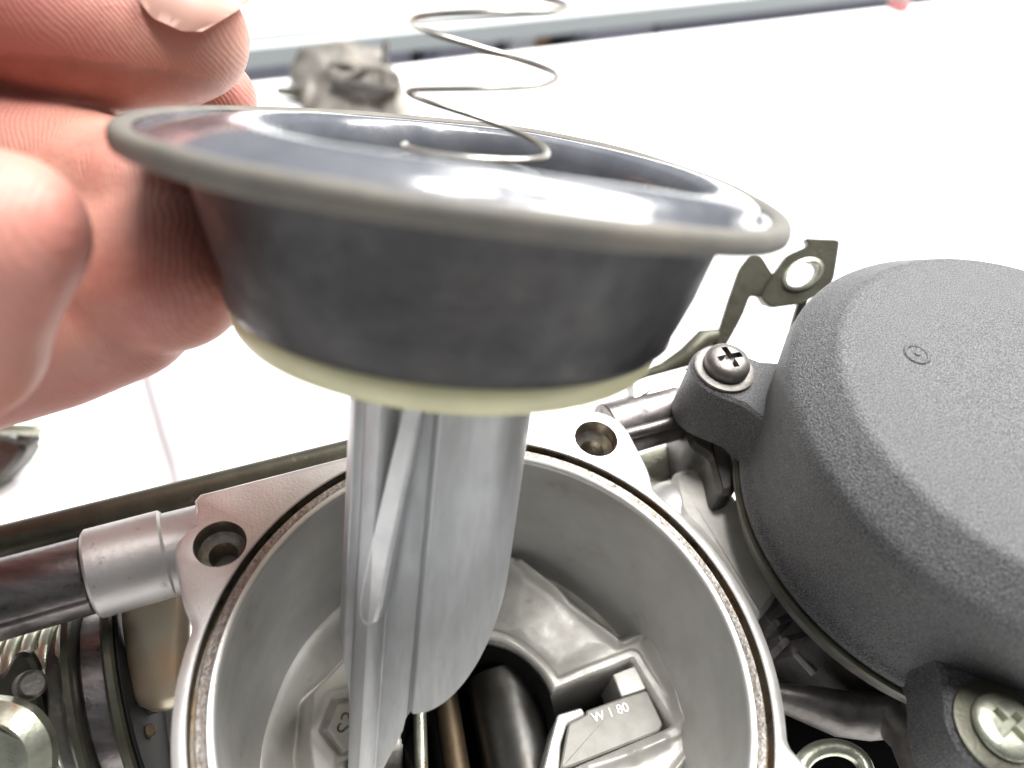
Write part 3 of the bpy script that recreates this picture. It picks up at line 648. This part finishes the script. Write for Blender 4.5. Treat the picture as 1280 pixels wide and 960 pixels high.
# close the scalloped end front to back
b_ = vr[-1]
for i in range(NS // 2):
    a1, a2 = b_[i], b_[(i + 1)]; c1, c2 = b_[(NS - i) % NS], b_[(NS - i - 1)]
    q = []
    for v in (a1, a2, c2, c1):
        if v not in q: q.append(v)
    if len(q) > 2:
        try: bm.faces.new(q)
        except ValueError: pass
body = fin('slide_body', bm, M['slide'], slide, angle=22)
# the raised diagonal rib, its highlight put into a paler metal
bm = bmesh.new()
def onface(deg, s, off=0): 
    t = math.radians(deg); r = sect(t) + off; return SP(r * math.cos(t), r * math.sin(t), -s)
rib_pts = [(266, 17.5, 257, 17.5), (261, 26, 250, 26), (255.5, 35, 242, 35), (250, 44, 234, 44), (247, 49, 230, 49), (244, 51.4, 231, 51.4), (239, 52.2, 235, 52.2)]
rows_ = []
fine = []
for q0, q1 in zip(rib_pts, rib_pts[1:]):
    for k in range(8): fine.append(tuple(lerp(a, b, k / 8) for a, b in zip(q0, q1)))
fine.append(rib_pts[-1])
for a_, s, b2, s2 in fine:
    def sect(t): return SR
    rows_.append([onface(a_, s, -1.6), onface(a_, s, .2), onface((a_ * .88 + b2 * .12), s, .7), onface((a_ * .12 + b2 * .88), s, .7), onface(b2, s, .2), onface(b2, s, -1.6)])
loops(bm, rows_, True, True); fin('guide_rib', bm, mat('rib_highlight', (.68, .69, .70), .38, .6, .5, ((.5, .52, .54), .6), .3, (3, .01)), slide, angle=25)

# ================================================================== COIL SPRING standing in the diaphragm
bm = bmesh.new(); pts = []
CPR = 64
n_t = 4.6
def sp_z(t):                    # one closed turn on the seat, then the open pitch
    if t < 0: return -.3 + .55 * t
    if t < .5: return .3 + .8 * t / .5
    if t < 1: return 1.1 + 4.1 * ((t - .5) / .5) ** 1.15
    return 5.2 + 6.2 * (t - 1)
so = SP(1.1, 0, 0)
sax = AX
for k in range(int(n_t * CPR) + 1):
    tt = k / CPR; t = 2 * PI * tt - PI - .1; R = 7.15
    pts.append(so + ux_ * (R * math.cos(t)) + uy_ * (R * math.sin(t)) + sax * sp_z(tt))
tube(bm, pts, .33, 10)
tag(fin('coil_spring', bm, M['steelwire'], angle=80), 'thin open coil spring rising out of the diaphragm past the top edge', 'spring')

# ================================================================== HAND
def hand():
    bm = bmesh.new()
    chains = {
        'thumb': [(232, 46, 97, 7.6), (205, 47, 97, 8.5), (160, 44, 96, 9.1), (117, 33, 95, 9.4), (50, 8, 93, 9.8), (-25, -35, 91, 10.4), (-130, -90, 90, 12), (-280, -90, 92, 15)],
        'lower': [(206, 335, 87, 9.4), (150, 335, 91, 10.6), (100, 318, 93, 11.6), (40, 330, 96, 12), (-60, 330, 98, 11.5), (-200, 300, 100, 13)],
        'lower2': [(196, 262, 89, 8.6), (110, 240, 96, 9.6), (40, 222, 98, 10.2), (-60, 210, 100, 11), (-200, 200, 100, 14)],
        'lower3': [(150, 385, 90, 8.4), (60, 412, 93, 9.6), (-40, 430, 96, 11), (-180, 380, 98, 13)],
        'middle': [(2, 292, 64, 6.7), (-14, 298, 64, 7.3), (-60, 380, 66, 7.8), (-60, 425, 67, 7.4), (-180, 420, 76, 9), (-300, 350, 88, 12)],
        'behind': [(268, 124, 110, 5.8), (225, 128, 111, 6.6), (160, 135, 111, 7), (60, 150, 110, 7.5), (-60, 160, 106, 9), (-200, 160, 100, 12)],
        'palm': [(-200, 0, 95, 22), (-330, 120, 98, 27), (-450, 250, 100, 28), (-650, 420, 104, 26), (-900, 600, 110, 25), (-1150, 780, 118, 26)],
        'palm2': [(-220, 330, 96, 17), (-350, 260, 98, 24), (-460, 200, 100, 26)],
    }
    segs = []
    for nm, ch in chains.items():
        P = [(K(a, b, d), r) for a, b, d, r in ch]
        for (p0, r0), (p1, r1) in zip(P, P[1:]):
            n = max(2, int((p1 - p0).length / 1.6))
            for k in range(n + 1):
                t = k / n; segs.append((nm, p0.lerp(p1, t), lerp(r0, r1, t)))
    for nm, p, r in segs:
        bmesh.ops.create_icosphere(bm, subdivisions=3 if r < 12 else 2, radius=r, matrix=Matrix.Translation(p))
    o = fin('hand', bm, None, at=K(-300, 200, 98))
    md = o.modifiers.new('r', 'REMESH'); md.mode = 'VOXEL'; md.voxel_size = .0006
    sm = o.modifiers.new('s', 'SMOOTH'); sm.factor = .6; sm.iterations = 14
    dg = bpy.context.evaluated_depsgraph_get(); dg.update()
    me = bpy.data.meshes.new_from_object(o.evaluated_get(dg)); o.modifiers.clear(); o.data = me
    org = Vector(o['org'])
    # ridge coordinate: distance from a point off to the left and below, so the ridges arc across the pads
    at = me.attributes.new('ridge', 'FLOAT', 'POINT')
    c1 = K(60, 330, 80); c2 = K(140, 60, 95)
    import numpy as np
    nv = len(me.vertices); cs = np.empty(nv * 3, 'f'); me.vertices.foreach_get('co', cs); cs = cs.reshape(-1, 3) / S + np.array(org)
    v = cs - np.array(CP); X = v @ np.array(EX); Y = v @ np.array(EY); Z = v @ np.array(EZ)
    # lower pad: arcs, mostly upright; thumb: slanting lines
    a = X * .93 + .012 * (Y - 10) ** 2 * .9 + Z * .25
    b = X * .75 + Y * .55
    wy = np.clip((Y - 33) / 3, 0, 1)
    val = a * (1 - wy) + b * wy
    at.data.foreach_set('value', val.astype('f'))
    # soft dents
    for p in me.polygons: p.use_smooth = True
    me.materials.clear(); me.materials.append(M['skin'])
    tag(o, 'bare left hand pinching the rubber rim between thumb and fingers', 'hand')
    o['org'] = tuple(org)
    return o
H = hand()
# thumbnail on the upper right side of the thumb
tc_ = K(214, 46, 96.5); nx_ = (EX * .95 + EY * -.18).normalized(); ndir = (EX * .35 + EY * .66 + EZ * .60).normalized()
nx_ = (nx_ - nx_.dot(ndir) * ndir).normalized(); nyv = ndir.cross(nx_)
bm = bmesh.new(); rows_ = []
for i in range(15):
    u = i / 14; row = []
    for j in range(15):
        v = j / 14 * 2 - 1; ang = v * 1.0; wv = 1 - .25 * max(0, (abs(u * 2 - 1)) - .5)
        L0 = lerp(-3.2, 8.2, u) - (2.6 * v * v if u > .5 else -2.2 * v * v) * abs(u * 2 - 1)
        R = lerp(8.75, 7.5, u ** 3)
        row.append(tc_ + nx_ * L0 + nyv * (R * math.sin(ang * wv)) + ndir * (R * math.cos(ang * wv) + .06))
    rows_.append(row)
vr = loops(bm, rows_, False, False, False)
bmesh.ops.solidify(bm, geom=bm.faces[:], thickness=.35)
fin('fingernail', bm, M['nail'], H, angle=60)
print('tris', sum(len(o.data.polygons) for o in bpy.data.objects if o.type == 'MESH'))
